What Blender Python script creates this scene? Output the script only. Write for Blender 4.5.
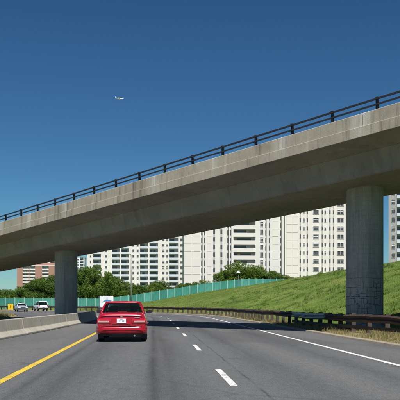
import bpy, bmesh, math, random
import numpy as np
from mathutils import Vector, Matrix, noise

for o in list(bpy.data.objects):
    bpy.data.objects.remove(o, do_unlink=True)
scene = bpy.context.scene
COL = scene.collection
R = math.radians

# ---------------------------------------------------------------- camera
F = 760.0                  # focal length in pixels of the 400 px photograph
HOR = 303.5                # horizon row
CAMH = 1.3
YAW = math.atan(46.0 / F)  # camera looks a little right of the road axis (+Y)
cam_d = bpy.data.cameras.new('camera')
cam = bpy.data.objects.new('camera', cam_d)
COL.objects.link(cam)
cam.location = (0, 0, CAMH)
cam.rotation_euler = (R(90), 0, -YAW)
cam_d.sensor_width = 36
cam_d.lens = 36 * F / 400
cam_d.shift_y = (HOR - 200) / 400
cam_d.clip_start = 0.1
cam_d.clip_end = 12000
scene.camera = cam
scene.render.resolution_x = 1024
scene.render.resolution_y = 1024

# ---------------------------------------------------------------- light
SUN_EL, SUN_AZ = R(57), R(172)      # azimuth clockwise from +Y
world = bpy.data.worlds.new('World')
scene.world = world
world.use_nodes = True
nt = world.node_tree
nt.nodes.clear()
sky = nt.nodes.new('ShaderNodeTexSky')
sky.sky_type = 'NISHITA'
sky.sun_disc = False
sky.sun_elevation = SUN_EL
sky.sun_rotation = SUN_AZ
sky.altitude = 300
sky.air_density = 1.0
sky.dust_density = 0.0
sky.ozone_density = 8.0
gm = nt.nodes.new('ShaderNodeGamma')               # deep polarised blue of the photograph, the same over the whole sky
gm.inputs['Gamma'].default_value = 1.25
tn = nt.nodes.new('ShaderNodeMix'); tn.data_type = 'RGBA'; tn.blend_type = 'MULTIPLY'
tn.inputs[0].default_value = 1.0
tn.inputs[7].default_value = (0.232, 0.318, 0.310, 1)
bg = nt.nodes.new('ShaderNodeBackground')
bg.inputs['Strength'].default_value = 0.1
wo = nt.nodes.new('ShaderNodeOutputWorld')
nt.links.new(sky.outputs[0], gm.inputs['Color'])
nt.links.new(gm.outputs[0], tn.inputs[6])
nt.links.new(tn.outputs[2], bg.inputs['Color'])
nt.links.new(bg.outputs[0], wo.inputs['Surface'])

sun_d = bpy.data.lights.new('sun', 'SUN')
sun_d.energy = 5.0
sun_d.angle = R(0.5)
sun_d.color = (1.0, 0.96, 0.90)
sun = bpy.data.objects.new('sun', sun_d)
COL.objects.link(sun)
sdir = Vector((math.sin(SUN_AZ) * math.cos(SUN_EL), math.cos(SUN_AZ) * math.cos(SUN_EL), math.sin(SUN_EL)))
sun.rotation_euler = sdir.to_track_quat('Z', 'Y').to_euler()
sun.location = (0, -20, 60)

vs = scene.view_settings
vs.view_transform = 'Standard'
vs.look = 'None'
vs.gamma = 1.0
vs.exposure = 0.4
vs.use_curve_mapping = False

# ---------------------------------------------------------------- pixel helpers
def ray(px, py):
    a = (px - 200) / F
    c, s = math.cos(YAW), math.sin(YAW)
    return Vector((a * c + s, -a * s + c, (HOR - py) / F))

def gp(px, py, z=0.0):
    r = ray(px, py)
    t = (z - CAMH) / r.z
    return Vector((0, 0, CAMH)) + r * t

def at(px, py, depth):          # depth along the optical axis
    return Vector((0, 0, CAMH)) + ray(px, py) * depth

def on_y(px, y, py=HOR):        # point on the plane Y = y
    r = ray(px, py)
    return Vector((0, 0, CAMH)) + r * (y / r.y)

# ---------------------------------------------------------------- object helpers
def tag(o, label=None, cat=None, group=None, kind=None):
    if label: o['label'] = label
    if cat: o['category'] = cat
    if group: o['group'] = group
    if kind: o['kind'] = kind
    return o

def empty(name, loc=(0, 0, 0), rz=0.0):
    o = bpy.data.objects.new(name, None)
    o.empty_display_size = 0.3
    COL.objects.link(o)
    o.location = loc
    o.rotation_euler = (0, 0, rz)
    return o

def link(name, me, parent=None, loc=None, scale=None, rot=None):
    o = bpy.data.objects.new(name, me)
    COL.objects.link(o)
    if parent is not None: o.parent = parent
    if loc is not None: o.location = loc
    if scale is not None: o.scale = scale
    if rot is not None: o.rotation_euler = rot
    return o

class MB:
    def __init__(self):
        self.v = []; self.f = []
    def add(self, vs, fs):
        n = len(self.v)
        self.v += [tuple(p) for p in vs]
        self.f += [tuple(i + n for i in f) for f in fs]
        return self
    def box(self, x0, x1, y0, y1, z0, z1):
        return self.add([(x0, y0, z0), (x1, y0, z0), (x1, y1, z0), (x0, y1, z0), (x0, y0, z1), (x1, y0, z1), (x1, y1, z1), (x0, y1, z1)],
                        [(0, 3, 2, 1), (4, 5, 6, 7), (0, 1, 5, 4), (1, 2, 6, 5), (2, 3, 7, 6), (3, 0, 4, 7)])
    def hexa(self, p):      # 8 points: bottom loop then top loop
        return self.add(p, [(0, 3, 2, 1), (4, 5, 6, 7), (0, 1, 5, 4), (1, 2, 6, 5), (2, 3, 7, 6), (3, 0, 4, 7)])
    def loft(self, rings, cap=True, closed=True):
        n = len(rings[0]); base = len(self.v)
        for r_ in rings: self.v += [tuple(p) for p in r_]
        m = n if closed else n - 1
        for i in range(len(rings) - 1):
            for j in range(m):
                k = (j + 1) % n
                self.f.append((base + i * n + j, base + i * n + k, base + (i + 1) * n + k, base + (i + 1) * n + j))
        if cap:
            self.f.append(tuple(base + j for j in reversed(range(n))))
            self.f.append(tuple(base + (len(rings) - 1) * n + j for j in range(n)))
        return self
    def tube(self, pts, rad, n=8, cap=True):
        pts = [Vector(p) for p in pts]
        rads = rad if isinstance(rad, (list, tuple)) else [rad] * len(pts)
        rings = []
        for i, p in enumerate(pts):
            d = (pts[min(i + 1, len(pts) - 1)] - pts[max(i - 1, 0)]).normalized()
            a = d.cross(Vector((0, 0, 1)))
            if a.length < 1e-3: a = Vector((1, 0, 0))
            a.normalize(); b = a.cross(d).normalized()
            rings.append([p + (a * math.cos(2 * math.pi * k / n) + b * math.sin(2 * math.pi * k / n)) * rads[i] for k in range(n)])
        return self.loft(rings, cap)
    def mesh(self, name, mat=None, smooth=False, fix=True):
        me = bpy.data.meshes.new(name)
        me.from_pydata(self.v, [], self.f)
        if fix:
            bm = bmesh.new(); bm.from_mesh(me)
            bmesh.ops.recalc_face_normals(bm, faces=bm.faces)
            bm.to_mesh(me); bm.free()
        if mat: me.materials.append(mat)
        if smooth:
            for p in me.polygons: p.use_smooth = True
        return me
    def build(self, name, mat, parent=None, smooth=False, **k):
        return link(name, self.mesh(name, mat, smooth), parent, **k)

def bevel(o, w=0.02, seg=2):
    m = o.modifiers.new('bevel', 'BEVEL'); m.width = w; m.segments = seg; m.limit_method = 'ANGLE'
    return o

def rec_copy(o, parent=None):
    c = o.copy(); COL.objects.link(c)
    if parent is not None: c.parent = parent
    for ch in o.children: rec_copy(ch, c)
    return c

# ---------------------------------------------------------------- materials
def new_mat(name):
    m = bpy.data.materials.new(name); m.use_nodes = True
    t = m.node_tree
    return m, t, t.nodes['Principled BSDF']

def N(t, typ, **kw):
    n = t.nodes.new(typ)
    for k, v in kw.items():
        if k in n.inputs.keys(): n.inputs[k].default_value = v
        else: setattr(n, k, v)
    return n

def coords(t, scale=(1, 1, 1), kind='Object'):
    tc = N(t, 'ShaderNodeTexCoord')
    mp = N(t, 'ShaderNodeMapping')
    mp.inputs['Scale'].default_value = scale
    t.links.new(tc.outputs[kind], mp.inputs['Vector'])
    return mp.outputs[0]

def tex(t, vec, scale, detail=5, rough=0.6):
    n = N(t, 'ShaderNodeTexNoise', Scale=scale, Detail=detail, Roughness=rough)
    t.links.new(vec, n.inputs['Vector'])
    return n.outputs['Fac']

def ramp(t, fac, stops):
    r = N(t, 'ShaderNodeValToRGB')
    e = r.color_ramp.elements
    while len(e) < len(stops): e.new(0.5)
    for el, (p, c) in zip(e, stops):
        el.position = p
        el.color = (c, c, c, 1) if isinstance(c, (int, float)) else (*c, 1)
    t.links.new(fac, r.inputs['Fac'])
    return r.outputs['Color']

def mix(t, a, b, fac, typ='MIX'):
    n = N(t, 'ShaderNodeMix', data_type='RGBA', blend_type=typ)
    for sock, val in ((n.inputs[6], a), (n.inputs[7], b)):
        if isinstance(val, (tuple, list)): sock.default_value = (*val, 1)
        else: t.links.new(val, sock)
    if isinstance(fac, (int, float)): n.inputs[0].default_value = fac
    else: t.links.new(fac, n.inputs[0])
    return n.outputs[2]

def math_n(t, op, a, b=0.0, clamp=False):
    n = N(t, 'ShaderNodeMath', operation=op, use_clamp=clamp)
    for i, v in enumerate((a, b)):
        if isinstance(v, (int, float)): n.inputs[i].default_value = v
        else: t.links.new(v, n.inputs[i])
    return n.outputs[0]

def bump(t, b, h, strength=0.3, dist=0.02):
    n = N(t, 'ShaderNodeBump', Strength=strength, Distance=dist)
    t.links.new(h, n.inputs['Height'])
    t.links.new(n.outputs[0], b.inputs['Normal'])

def plain(name, col, rough=0.6, metal=0.0, var=0.25, scale=6.0, spec=0.5, coat=0.0, bmp=0.0):
    m, t, b = new_mat(name)
    v = coords(t)
    f = tex(t, v, scale)
    c = mix(t, tuple(x * (1 - var) for x in col), tuple(min(1, x * (1 + var)) for x in col), f)
    t.links.new(c, b.inputs['Base Color'])
    b.inputs['Roughness'].default_value = rough
    b.inputs['Metallic'].default_value = metal
    b.inputs['Specular IOR Level'].default_value = spec
    b.inputs['Coat Weight'].default_value = coat
    if bmp: bump(t, b, tex(t, v, scale * 6), bmp)
    return m

def concrete(name, c0, c1, streak=0.5, scale=1.0, board=0.0, stain=(0.07, 0.065, 0.055), joint=False):
    m, t, b = new_mat(name)
    v = coords(t)
    blotch = tex(t, v, 0.55 * scale, 6, 0.65)
    col = ramp(t, blotch, [(0.3, c0), (0.72, c1)])
    vs_ = coords(t, (2.2, 2.2, 0.16))
    st = tex(t, vs_, 1.4 * scale, 5, 0.7)
    stf = ramp(t, st, [(0.52, 0.0), (0.75, streak)])
    col = mix(t, col, stain, stf)
    pale = ramp(t, tex(t, vs_, 0.8 * scale, 3, 0.5), [(0.62, 0.0), (0.75, 0.35)])
    col = mix(t, col, tuple(min(1, x * 1.45) for x in c1), pale)
    if joint:      # lime streaks beside the leaking joints
        aj = N(t, 'ShaderNodeAttribute', attribute_name='joint')
        kj = math_n(t, 'MULTIPLY', aj.outputs['Fac'], ramp(t, tex(t, coords(t, (7, 7, .5)), 1.2, 4, .7), [(.30, 0.1), (.52, 1.0)]), clamp=True)
        col = mix(t, col, (.62, .60, .54), kj)
    fine = tex(t, v, 28, 4, 0.7)
    col = mix(t, col, ramp(t, fine, [(0.3, 0.62), (0.7, 1.0)]), 0.4, 'MULTIPLY')
    t.links.new(col, b.inputs['Base Color'])
    b.inputs['Roughness'].default_value = 0.9
    b.inputs['Specular IOR Level'].default_value = 0.25
    bump(t, b, fine, 0.35, 0.015)
    return m

M = {}
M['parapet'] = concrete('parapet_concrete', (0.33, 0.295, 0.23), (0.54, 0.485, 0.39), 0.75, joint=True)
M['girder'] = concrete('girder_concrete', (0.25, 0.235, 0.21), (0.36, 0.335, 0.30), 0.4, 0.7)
M['barrier'] = concrete('barrier_concrete', (0.36, 0.34, 0.28), (0.50, 0.47, 0.40), 0.4, 1.6)
M['kerb'] = concrete('kerb_concrete', (0.24, 0.21, 0.16), (0.38, 0.33, 0.25), 0.3, 3)
M['bark'] = plain('bark', (0.10, 0.075, 0.055), 0.9, scale=3)
M['white_wall'] = concrete('white_precast', (0.66, 0.64, 0.595), (0.76, 0.74, 0.695), 0.10, 0.25, stain=(0.5, 0.47, 0.42))
M['white_cool'] = concrete('white_balcony_paint', (0.68, 0.70, 0.72), (0.78, 0.80, 0.82), 0.10, 0.25, stain=(0.5, 0.5, 0.5))
M['balcony_blue'] = plain('balcony_parapet_paint', (0.50, 0.57, 0.62), 0.7, var=0.08, scale=0.4)
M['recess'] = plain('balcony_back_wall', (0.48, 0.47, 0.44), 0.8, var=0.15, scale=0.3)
M['tan_wall'] = concrete('tan_precast', (0.33, 0.33, 0.325), (0.42, 0.42, 0.41), 0.12, 0.25, stain=(0.3, 0.28, 0.25))
M['brick_red'] = plain('brick_facade', (0.32, 0.185, 0.14), 0.9, var=0.12, scale=0.3)
M['spandrel'] = plain('spandrel_panel', (0.42, 0.40, 0.37), 0.7, var=0.2, scale=0.3)
M['curtain_tan'] = plain('tan_curtain', (0.40, 0.30, 0.20), 0.9)
M['curtain_brown'] = plain('brown_screen', (0.22, 0.12, 0.08), 0.9)
M['glass'] = plain('window_glass', (0.075, 0.082, 0.09), 0.15, var=0.7, scale=0.8, spec=0.6)
M['frame'] = plain('window_frame', (0.38, 0.37, 0.35), 0.5, var=0.1)
M['rail_dark'] = plain('dark_railing_steel', (0.035, 0.037, 0.042), 0.55, metal=0.3, var=0.3)
M['rust'] = plain('rusted_guardrail_steel', (0.060, 0.036, 0.026), 0.75, metal=0.2, var=0.45, scale=4, bmp=0.2)
M['galv'] = plain('galvanised_steel', (0.33, 0.35, 0.38), 0.45, metal=0.65, var=0.25, scale=3)
M['post'] = plain('weathered_post', (0.062, 0.05, 0.04), 0.9, var=0.35, scale=5)
M['teal'] = plain('teal_noise_panel', (0.045, 0.27, 0.205), 0.6, var=0.45, scale=0.35)
M['pale_post'] = plain('pale_fence_post', (0.28, 0.45, 0.40), 0.6, var=0.1)
M['tyre'] = plain('tyre_rubber', (0.018, 0.018, 0.019), 0.85, var=0.3)
M['rim'] = plain('wheel_rim_alloy', (0.42, 0.43, 0.44), 0.35, metal=0.8, var=0.1)
M['black_trim'] = plain('black_trim', (0.015, 0.015, 0.016), 0.5, var=0.2)
M['red_paint'] = plain('red_car_paint', (0.36, 0.003, 0.016), 0.22, var=0.10, scale=2, coat=0.7)
M['white_paint'] = plain('white_car_paint', (0.72, 0.73, 0.74), 0.3, var=0.05, coat=0.6)
M['silver_paint'] = plain('silver_car_paint', (0.50, 0.54, 0.58), 0.3, metal=0.3, var=0.05, coat=0.6)
M['car_glass'] = plain('car_glass', (0.012, 0.016, 0.02), 0.06, var=0.3, spec=0.9)
def car_glass():
    m, t, b = new_mat('car_glass_clear')
    b.inputs['Base Color'].default_value = (.01, .012, .014, 1); b.inputs['Roughness'].default_value = .05
    b.inputs['Specular IOR Level'].default_value = .9
    tr = N(t, 'ShaderNodeBsdfTransparent'); tr.inputs['Color'].default_value = (.50, .58, .57, 1)
    ms = N(t, 'ShaderNodeMixShader'); ms.inputs[0].default_value = .72
    t.links.new(b.outputs[0], ms.inputs[1]); t.links.new(tr.outputs[0], ms.inputs[2])
    t.links.new(ms.outputs[0], t.nodes['Material Output'].inputs['Surface'])
    return m
M['pane'] = car_glass()
M['seat'] = plain('seat_cloth', (.05, .048, .046), .9)
M['tail_red'] = plain('red_lens', (0.42, 0.012, 0.02), 0.12, var=0.2, scale=12, spec=0.9, coat=0.5)
M['tail_glint'] = plain('lens_glint', (0.62, 0.34, 0.34), 0.15, var=0.15, scale=14, spec=0.9, coat=0.5)  # sun reflection off the tail lamps, put into a pale pink colour
M['plate'] = plain('plate_white', (0.80, 0.80, 0.80), 0.4, var=0.03)
M['plate_ink'] = plain('plate_blue_ink', (0.22, 0.27, 0.42), 0.5, var=0.1)
M['logo_blue'] = plain('blue_graphic', (0.06, 0.22, 0.42), 0.5, var=0.15)
M['headlamp'] = plain('headlamp_lens', (0.75, 0.77, 0.8), 0.1, var=0.1, spec=0.9)
M['sign_yellow'] = plain('yellow_sign_sheet', (0.75, 0.47, 0.01), 0.45, var=0.05)
M['sign_black'] = plain('black_sign_sheet', (0.02, 0.02, 0.02), 0.5, var=0.1)
M['plane_white'] = plain('airliner_white', (0.80, 0.82, 0.84), 0.3, var=0.03)
M['lamp_grey'] = plain('lamp_pole_grey', (0.30, 0.30, 0.29), 0.5, metal=0.4, var=0.1)
M['exhaust'] = plain('exhaust_steel', (0.45, 0.42, 0.40), 0.35, metal=0.7, var=0.2)

def paint_mat(name, col, wear):
    m, t, b = new_mat(name)
    v = coords(t)
    w = ramp(t, tex(t, v, 9, 6, 0.75), [(0.38, 0.0), (0.5 , 1.0)])
    c = mix(t, (0.12, 0.12, 0.12), col, math_n(t, 'MAXIMUM', w, 1 - wear))
    d = ramp(t, tex(t, v, 1.3, 4), [(0.3, 0.78), (0.7, 1.0)])
    c = mix(t, c, d, 1.0, 'MULTIPLY')
    t.links.new(c, b.inputs['Base Color'])
    b.inputs['Roughness'].default_value = 0.7
    return m
M['line_white'] = paint_mat('white_road_paint', (0.78, 0.78, 0.76), 0.7)
M['line_yellow'] = paint_mat('yellow_road_paint', (0.72, 0.50, 0.03), 0.5)

def asphalt():
    m, t, b = new_mat('asphalt')
    uv = N(t, 'ShaderNodeUVMap'); uv.uv_map = 'road'
    sx = N(t, 'ShaderNodeSeparateXYZ'); t.links.new(uv.outputs[0], sx.inputs[0])
    u = sx.outputs[0]
    def mp(scale):
        n = N(t, 'ShaderNodeMapping'); n.inputs['Scale'].default_value = scale
        t.links.new(uv.outputs[0], n.inputs['Vector']); return n.outputs[0]
    big = tex(t, mp((0.25, 0.05, 1)), 1.0, 5, 0.6)
    col = ramp(t, big, [(0.3, (0.102, 0.105, 0.108)), (0.7, (0.143, 0.146, 0.148))])
    def band(c, w, s, target, patch=(1.0, 0.05, 1), lo=0.35, hi=0.62):
        nonlocal col
        wob = math_n(t, 'MULTIPLY', math_n(t, 'SUBTRACT', tex(t, mp((0.0, 0.05, 1)), 1.0, 2), 0.5), 0.25)
        d = math_n(t, 'ABSOLUTE', math_n(t, 'SUBTRACT', math_n(t, 'ADD', u, wob), c))
        k = math_n(t, 'SUBTRACT', 1.0, math_n(t, 'DIVIDE', d, w), clamp=True)
        k = math_n(t, 'MULTIPLY', k, ramp(t, tex(t, mp(patch), 1.0, 5), [(lo, 0.25), (hi, 1.0)]))
        col = mix(t, col, target, math_n(t, 'MULTIPLY', k, s, clamp=True))
    dark = (0.052, 0.052, 0.053)
    pale = (0.165, 0.162, 0.156)
    # wheel paths, oil strip and old skid marks
    band(-1.55, 0.55, 0.6, dark); band(0.30, 0.65, 0.7, dark)
    band(-0.6, 0.5, 0.3, pale)
    band(-0.02, 0.16, 0.9, (0.04, 0.04, 0.042), (1, 0.11, 1))
    band(-2.05, 0.18, 0.7, (0.05, 0.05, 0.052), (1, 0.09, 1))
    band(2.4, 0.6, 0.55, dark); band(4.2, 0.6, 0.5, dark); band(3.3, 0.5, 0.5, pale)
    band(6.1, 1.0, 0.5, (0.17, 0.165, 0.155))
    band(-3.9, 1.3, 0.55, (0.20, 0.19, 0.175))
    # tar-filled seam beside the lane line
    wob = math_n(t, 'MULTIPLY', math_n(t, 'SUBTRACT', tex(t, mp((0.0, 0.9, 1)), 1.0, 5), 0.5), 0.10)
    d = math_n(t, 'ABSOLUTE', math_n(t, 'SUBTRACT', math_n(t, 'ADD', u, wob), 1.62))
    k = math_n(t, 'SUBTRACT', 1.0, math_n(t, 'DIVIDE', d, 0.035), clamp=True)
    col = mix(t, col, (0.045, 0.045, 0.045), math_n(t, 'MULTIPLY', math_n(t, 'MULTIPLY', k, 0.85), ramp(t, tex(t, mp((0.0, 0.35, 1)), 1.0, 4), [(.38, .15), (.6, 1.0)]), clamp=True))
    # cross cracks
    vo = N(t, 'ShaderNodeTexVoronoi', feature='DISTANCE_TO_EDGE', Scale=1.0)
    t.links.new(mp((0.10, 0.07, 1)), vo.inputs['Vector'])
    ck = ramp(t, vo.outputs['Distance'], [(0.0, 1.0), (0.006, 0.0)])
    ck = math_n(t, 'MULTIPLY', ck, ramp(t, tex(t, mp((0.2, 0.1, 1)), 1.0), [(0.46, 0.0), (0.56, 0.4)]))
    col = mix(t, col, (0.045, 0.045, 0.045), ck)
    oil = ramp(t, tex(t, mp((1.3, 0.8, 1)), 1.0, 3, .5), [(.64, 0.0), (.72, .45)])
    col = mix(t, col, (0.05, 0.05, 0.05), oil)
    rep_ = ramp(t, tex(t, mp((0.12, 0.035, 1)), 1.0, 1, .3), [(.56, 0.0), (.565, .35)])
    col = mix(t, col, (0.075, 0.074, 0.073), rep_)
    grit = tex(t, mp((1, 0.6, 1)), 42, 4, 0.85)
    col = mix(t, col, ramp(t, grit, [(0.3, 0.30), (0.68, 1.45)]), 0.9, 'MULTIPLY')
    g2 = tex(t, mp((1, 0.35, 1)), 9, 4, 0.75)
    col = mix(t, col, ramp(t, g2, [(0.3, 0.72), (0.7, 1.1)]), 0.8, 'MULTIPLY')
    t.links.new(col, b.inputs['Base Color'])
    b.inputs['Roughness'].default_value = 0.85
    b.inputs['Specular IOR Level'].default_value = 0.3
    bump(t, b, grit, 0.5, 0.01)
    return m
M['asphalt'] = asphalt()

def grass_ground():
    m, t, b = new_mat('grass_ground')
    v = coords(t)
    a = tex(t, v, 0.16, 7, 0.65)
    col = ramp(t, a, [(0.32, (0.080, 0.140, 0.026)), (0.5, (0.140, 0.205, 0.042)), (0.68, (0.215, 0.245, 0.070))])
    f = tex(t, v, 3.0, 6, 0.75)
    col = mix(t, col, ramp(t, f, [(0.3, 0.5), (0.7, 1.25)]), 0.85, 'MULTIPLY')
    # dry soil and straw beside the carriageway
    at_ = N(t, 'ShaderNodeAttribute', attribute_name='dry')
    dry = ramp(t, tex(t, v, 1.2, 6, 0.7), [(0.3, (0.17, 0.135, 0.075)), (0.7, (0.33, 0.27, 0.15))])
    k = math_n(t, 'ADD', at_.outputs['Fac'], math_n(t, 'MULTIPLY', math_n(t, 'SUBTRACT', f, 0.5), 1.1))
    k = math_n(t, 'MULTIPLY', k, at_.outputs['Fac'], clamp=True)
    col = mix(t, col, dry, k)
    t.links.new(col, b.inputs['Base Color'])
    b.inputs['Roughness'].default_value = 1.0
    b.inputs['Specular IOR Level'].default_value = 0.1
    bump(t, b, f, 0.8, 0.15)
    return m
M['ground'] = grass_ground()

def blade_mat(name, stops, trans=0.25, dry=False):
    m, t, b = new_mat(name)
    a = N(t, 'ShaderNodeAttribute', attribute_name='tint')
    col = ramp(t, a.outputs['Fac'], stops)
    v = coords(t)
    col = mix(t, col, ramp(t, tex(t, v, 0.22, 5), [(0.3, 0.62), (0.7, 1.2)]), 0.8, 'MULTIPLY')
    if dry:
        col = mix(t, col, (0.33, 0.29, 0.13), ramp(t, tex(t, coords(t, (.35, .2, .35)), 1.0, 5, .7), [(.55, 0.0), (.72, .6)]))
    t.links.new(col, b.inputs['Base Color'])
    b.inputs['Roughness'].default_value = 0.6
    b.inputs['Specular IOR Level'].default_value = 0.25
    tr = N(t, 'ShaderNodeBsdfTranslucent'); t.links.new(col, tr.inputs['Color'])
    ms = N(t, 'ShaderNodeMixShader'); ms.inputs[0].default_value = trans
    t.links.new(b.outputs[0], ms.inputs[1]); t.links.new(tr.outputs[0], ms.inputs[2])
    t.links.new(ms.outputs[0], t.nodes['Material Output'].inputs['Surface'])
    return m
M['blade'] = blade_mat('green_grass_blades', [(0.0, (0.085, 0.155, 0.024)), (0.55, (0.170, 0.255, 0.046)), (0.85, (0.28, 0.33, 0.09)), (1.0, (0.42, 0.38, 0.18))], dry=True)
M['straw'] = blade_mat('dry_grass_blades', [(0.0, (0.12, 0.15, 0.04)), (0.35, (0.28, 0.24, 0.10)), (1.0, (0.48, 0.40, 0.20))])
M['leaf'] = blade_mat('leaves_mid_green', [(0.0, (0.085, 0.155, 0.022)), (0.6, (0.175, 0.280, 0.044)), (1.0, (0.29, 0.37, 0.08))], 0.5)
M['leaf_dark'] = blade_mat('leaves_dark_green', [(0.0, (0.062, 0.128, 0.022)), (0.6, (0.130, 0.225, 0.038)), (1.0, (0.22, 0.30, 0.06))], 0.48)

def pier_mat(name, cracks):
    m, t, b = new_mat(name)
    v = coords(t)
    col = ramp(t, tex(t, v, 0.9, 6, 0.65), [(0.3, (0.33, 0.325, 0.30)), (0.7, (0.46, 0.45, 0.415))])
    st = ramp(t, tex(t, coords(t, (2.4, 2.4, 0.12)), 1.6, 5, 0.7), [(0.45, 0.0), (0.75, 0.6)])
    col = mix(t, col, (0.09, 0.09, 0.085), st)
    # dark map cracking in the lower part
    tc = N(t, 'ShaderNodeTexCoord')
    sp = N(t, 'ShaderNodeSeparateXYZ'); t.links.new(tc.outputs['Object'], sp.inputs[0])
    cb = N(t, 'ShaderNodeCombineXYZ')
    an = math_n(t, 'ARCTAN2', sp.outputs[0], math_n(t, 'MULTIPLY', sp.outputs[1], -1.0))
    t.links.new(math_n(t, 'MULTIPLY', an, .8), cb.inputs[0]); t.links.new(sp.outputs[2], cb.inputs[1])
    nz = N(t, 'ShaderNodeTexNoise', Scale=2.2, Detail=4); t.links.new(tc.outputs['Object'], nz.inputs['Vector'])
    dis = mix(t, cb.outputs[0], nz.outputs['Color'], 0.17)
    cr = None
    for bw, rh, off, lo in ((.37, .34, 0.0, .38), (.23, .19, 5.3, .50), (.6, .25, 9.1, .50)):
        sc = N(t, 'ShaderNodeMapping'); sc.inputs['Location'].default_value = (off, off * .7, 0)
        t.links.new(dis, sc.inputs[0])
        bk = N(t, 'ShaderNodeTexBrick', **{'Scale': 1.0, 'Mortar Size': .009, 'Mortar Smooth': .3, 'Brick Width': bw, 'Row Height': rh})
        bk.offset = .37
        t.links.new(sc.outputs[0], bk.inputs['Vector'])
        pm_ = N(t, 'ShaderNodeMapping'); pm_.inputs['Location'].default_value = (off, 0, off)
        t.links.new(tc.outputs['Object'], pm_.inputs[0])
        k = math_n(t, 'MULTIPLY', bk.outputs['Fac'], ramp(t, tex(t, pm_.outputs[0], 1.9, 4), [(lo, 0.0), (lo + .1, 1.0)]))
        cr = k if cr is None else math_n(t, 'MAXIMUM', cr, k)
    sz = N(t, 'ShaderNodeSeparateXYZ'); t.links.new(tc.outputs['Object'], sz.inputs[0])
    low = math_n(t, 'SUBTRACT', 1.0, math_n(t, 'DIVIDE', math_n(t, 'SUBTRACT', sz.outputs[2], 2.5), 0.8), clamp=True)
    col = mix(t, col, (0.055, 0.053, 0.05), math_n(t, 'MULTIPLY', math_n(t, 'MULTIPLY', cr, low), cracks))
    fine = tex(t, v, 30, 4, 0.7)
    col = mix(t, col, ramp(t, fine, [(0.3, 0.6), (0.7, 1.0)]), 0.6, 'MULTIPLY')
    t.links.new(col, b.inputs['Base Color'])
    b.inputs['Roughness'].default_value = 0.85
    bump(t, b, fine, 0.3, 0.015)
    return m
M['pier'] = pier_mat('pier_concrete', 0.0)
M['pier_cracked'] = pier_mat('cracked_pier_concrete', 1.0)

def teal_mat():
    m, t, b = new_mat('teal_noise_panel')
    oi = N(t, 'ShaderNodeObjectInfo')
    c = ramp(t, oi.outputs['Random'], [(0.0, (0.035, 0.20, 0.165)), (0.5, (0.050, 0.27, 0.21)), (1.0, (0.085, 0.33, 0.275))])
    d = ramp(t, tex(t, coords(t, (1.5, 1.5, .35)), 1.2, 5, .7), [(.35, .68), (.65, 1.05)])
    c = mix(t, c, d, 1.0, 'MULTIPLY')
    t.links.new(c, b.inputs['Base Color']); b.inputs['Roughness'].default_value = .65
    return m
M['teal'] = teal_mat()

# ---------------------------------------------------------------- terrain and road
RC = 110.0; Y0 = 65.0                       # the road runs along +Y, then bends left on this radius
def road(t, off):
    if t <= Y0: return Vector((off, t, 0))
    a = (t - Y0) / RC
    return Vector((-RC + (RC + off) * math.cos(a), Y0 + (RC + off) * math.sin(a), 0))
def road_off(x, y):
    if y <= Y0: return x, y
    dx, dy = x + RC, y - Y0
    return math.hypot(dx, dy) - RC, Y0 + RC * math.atan2(dy, dx)
def heading(x, y):
    return 0.0 if y <= Y0 else math.atan2(y - Y0, x + RC)

def sstep(x): 
    x = min(1, max(0, x)); return x * x * (3 - 2 * x)
def hill(x, y):
    yy = min(max(y, Y0), 320) - Y0
    xt = 10.2 - yy * 0.166; w = 19.8 + yy * 0.166
    k = (x - xt) / w
    kk = min(1, max(0, k))
    return 6.4 * (0.6 * kk + 0.4 * sstep(kk)) 
def tz(x, y):
    z = hill(x, y)
    o, t = road_off(x, y)
    if -13.4 < o < 7.6 and t < 260: return -0.06
    h = z
    if y > -20 and y < 320 and abs(x) < 120:
        e = min(1, max(0, (o - 8.0) / 5)) if o > 0 else min(1, max(0, (-13.4 - o) / 5))
        h += e * (0.28 * noise.noise((x * 0.16, y * 0.16, 1.7)) + 0.10 * noise.noise((x * 0.6, y * 0.6, 4.2)))
    if 7.6 <= o < 10: h += 0.07
    return h

def build_ground():
    def axis(lo, hi, step, far):
        a = list(np.arange(lo, hi + 1e-6, step))
        d = step; p = a[-1]; q = a[0]; up = []; dn = []
        while p < far: d *= 1.35; p += d; up.append(p)
        d = step
        while q > -far: d *= 1.35; q -= d; dn.append(q)
        return dn[::-1] + a + up
    xs = axis(-60, 70, 1.0, 6000); ys = axis(-12, 270, 1.0, 6000)
    nx, ny = len(xs), len(ys)
    v = []; dry = []
    for y in ys:
        for x in xs:
            v.append((x, y, tz(x, y)))
            o, t = road_off(x, y)
            d = 0.0
            if o > 0: d = 1 - sstep((o - 9.0) / 2.2)
            if o < 0: d = 1 - 0.65 * sstep((-13.5 - o) / 6)
            if t > 95 and o > 0: d = 1 - 0.75 * sstep((o - 9.5) / 4)
            dry.append(d)
    f = [(j * nx + i, j * nx + i + 1, (j + 1) * nx + i + 1, (j + 1) * nx + i) for j in range(ny - 1) for i in range(nx - 1)]
    me = bpy.data.meshes.new('ground'); me.from_pydata(v, [], f)
    a = me.attributes.new('dry', 'FLOAT', 'POINT'); a.data.foreach_set('value', dry)
    me.materials.append(M['ground'])
    for p in me.polygons: p.use_smooth = True
    tag(link('ground', me), kind='structure')
build_ground()

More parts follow.
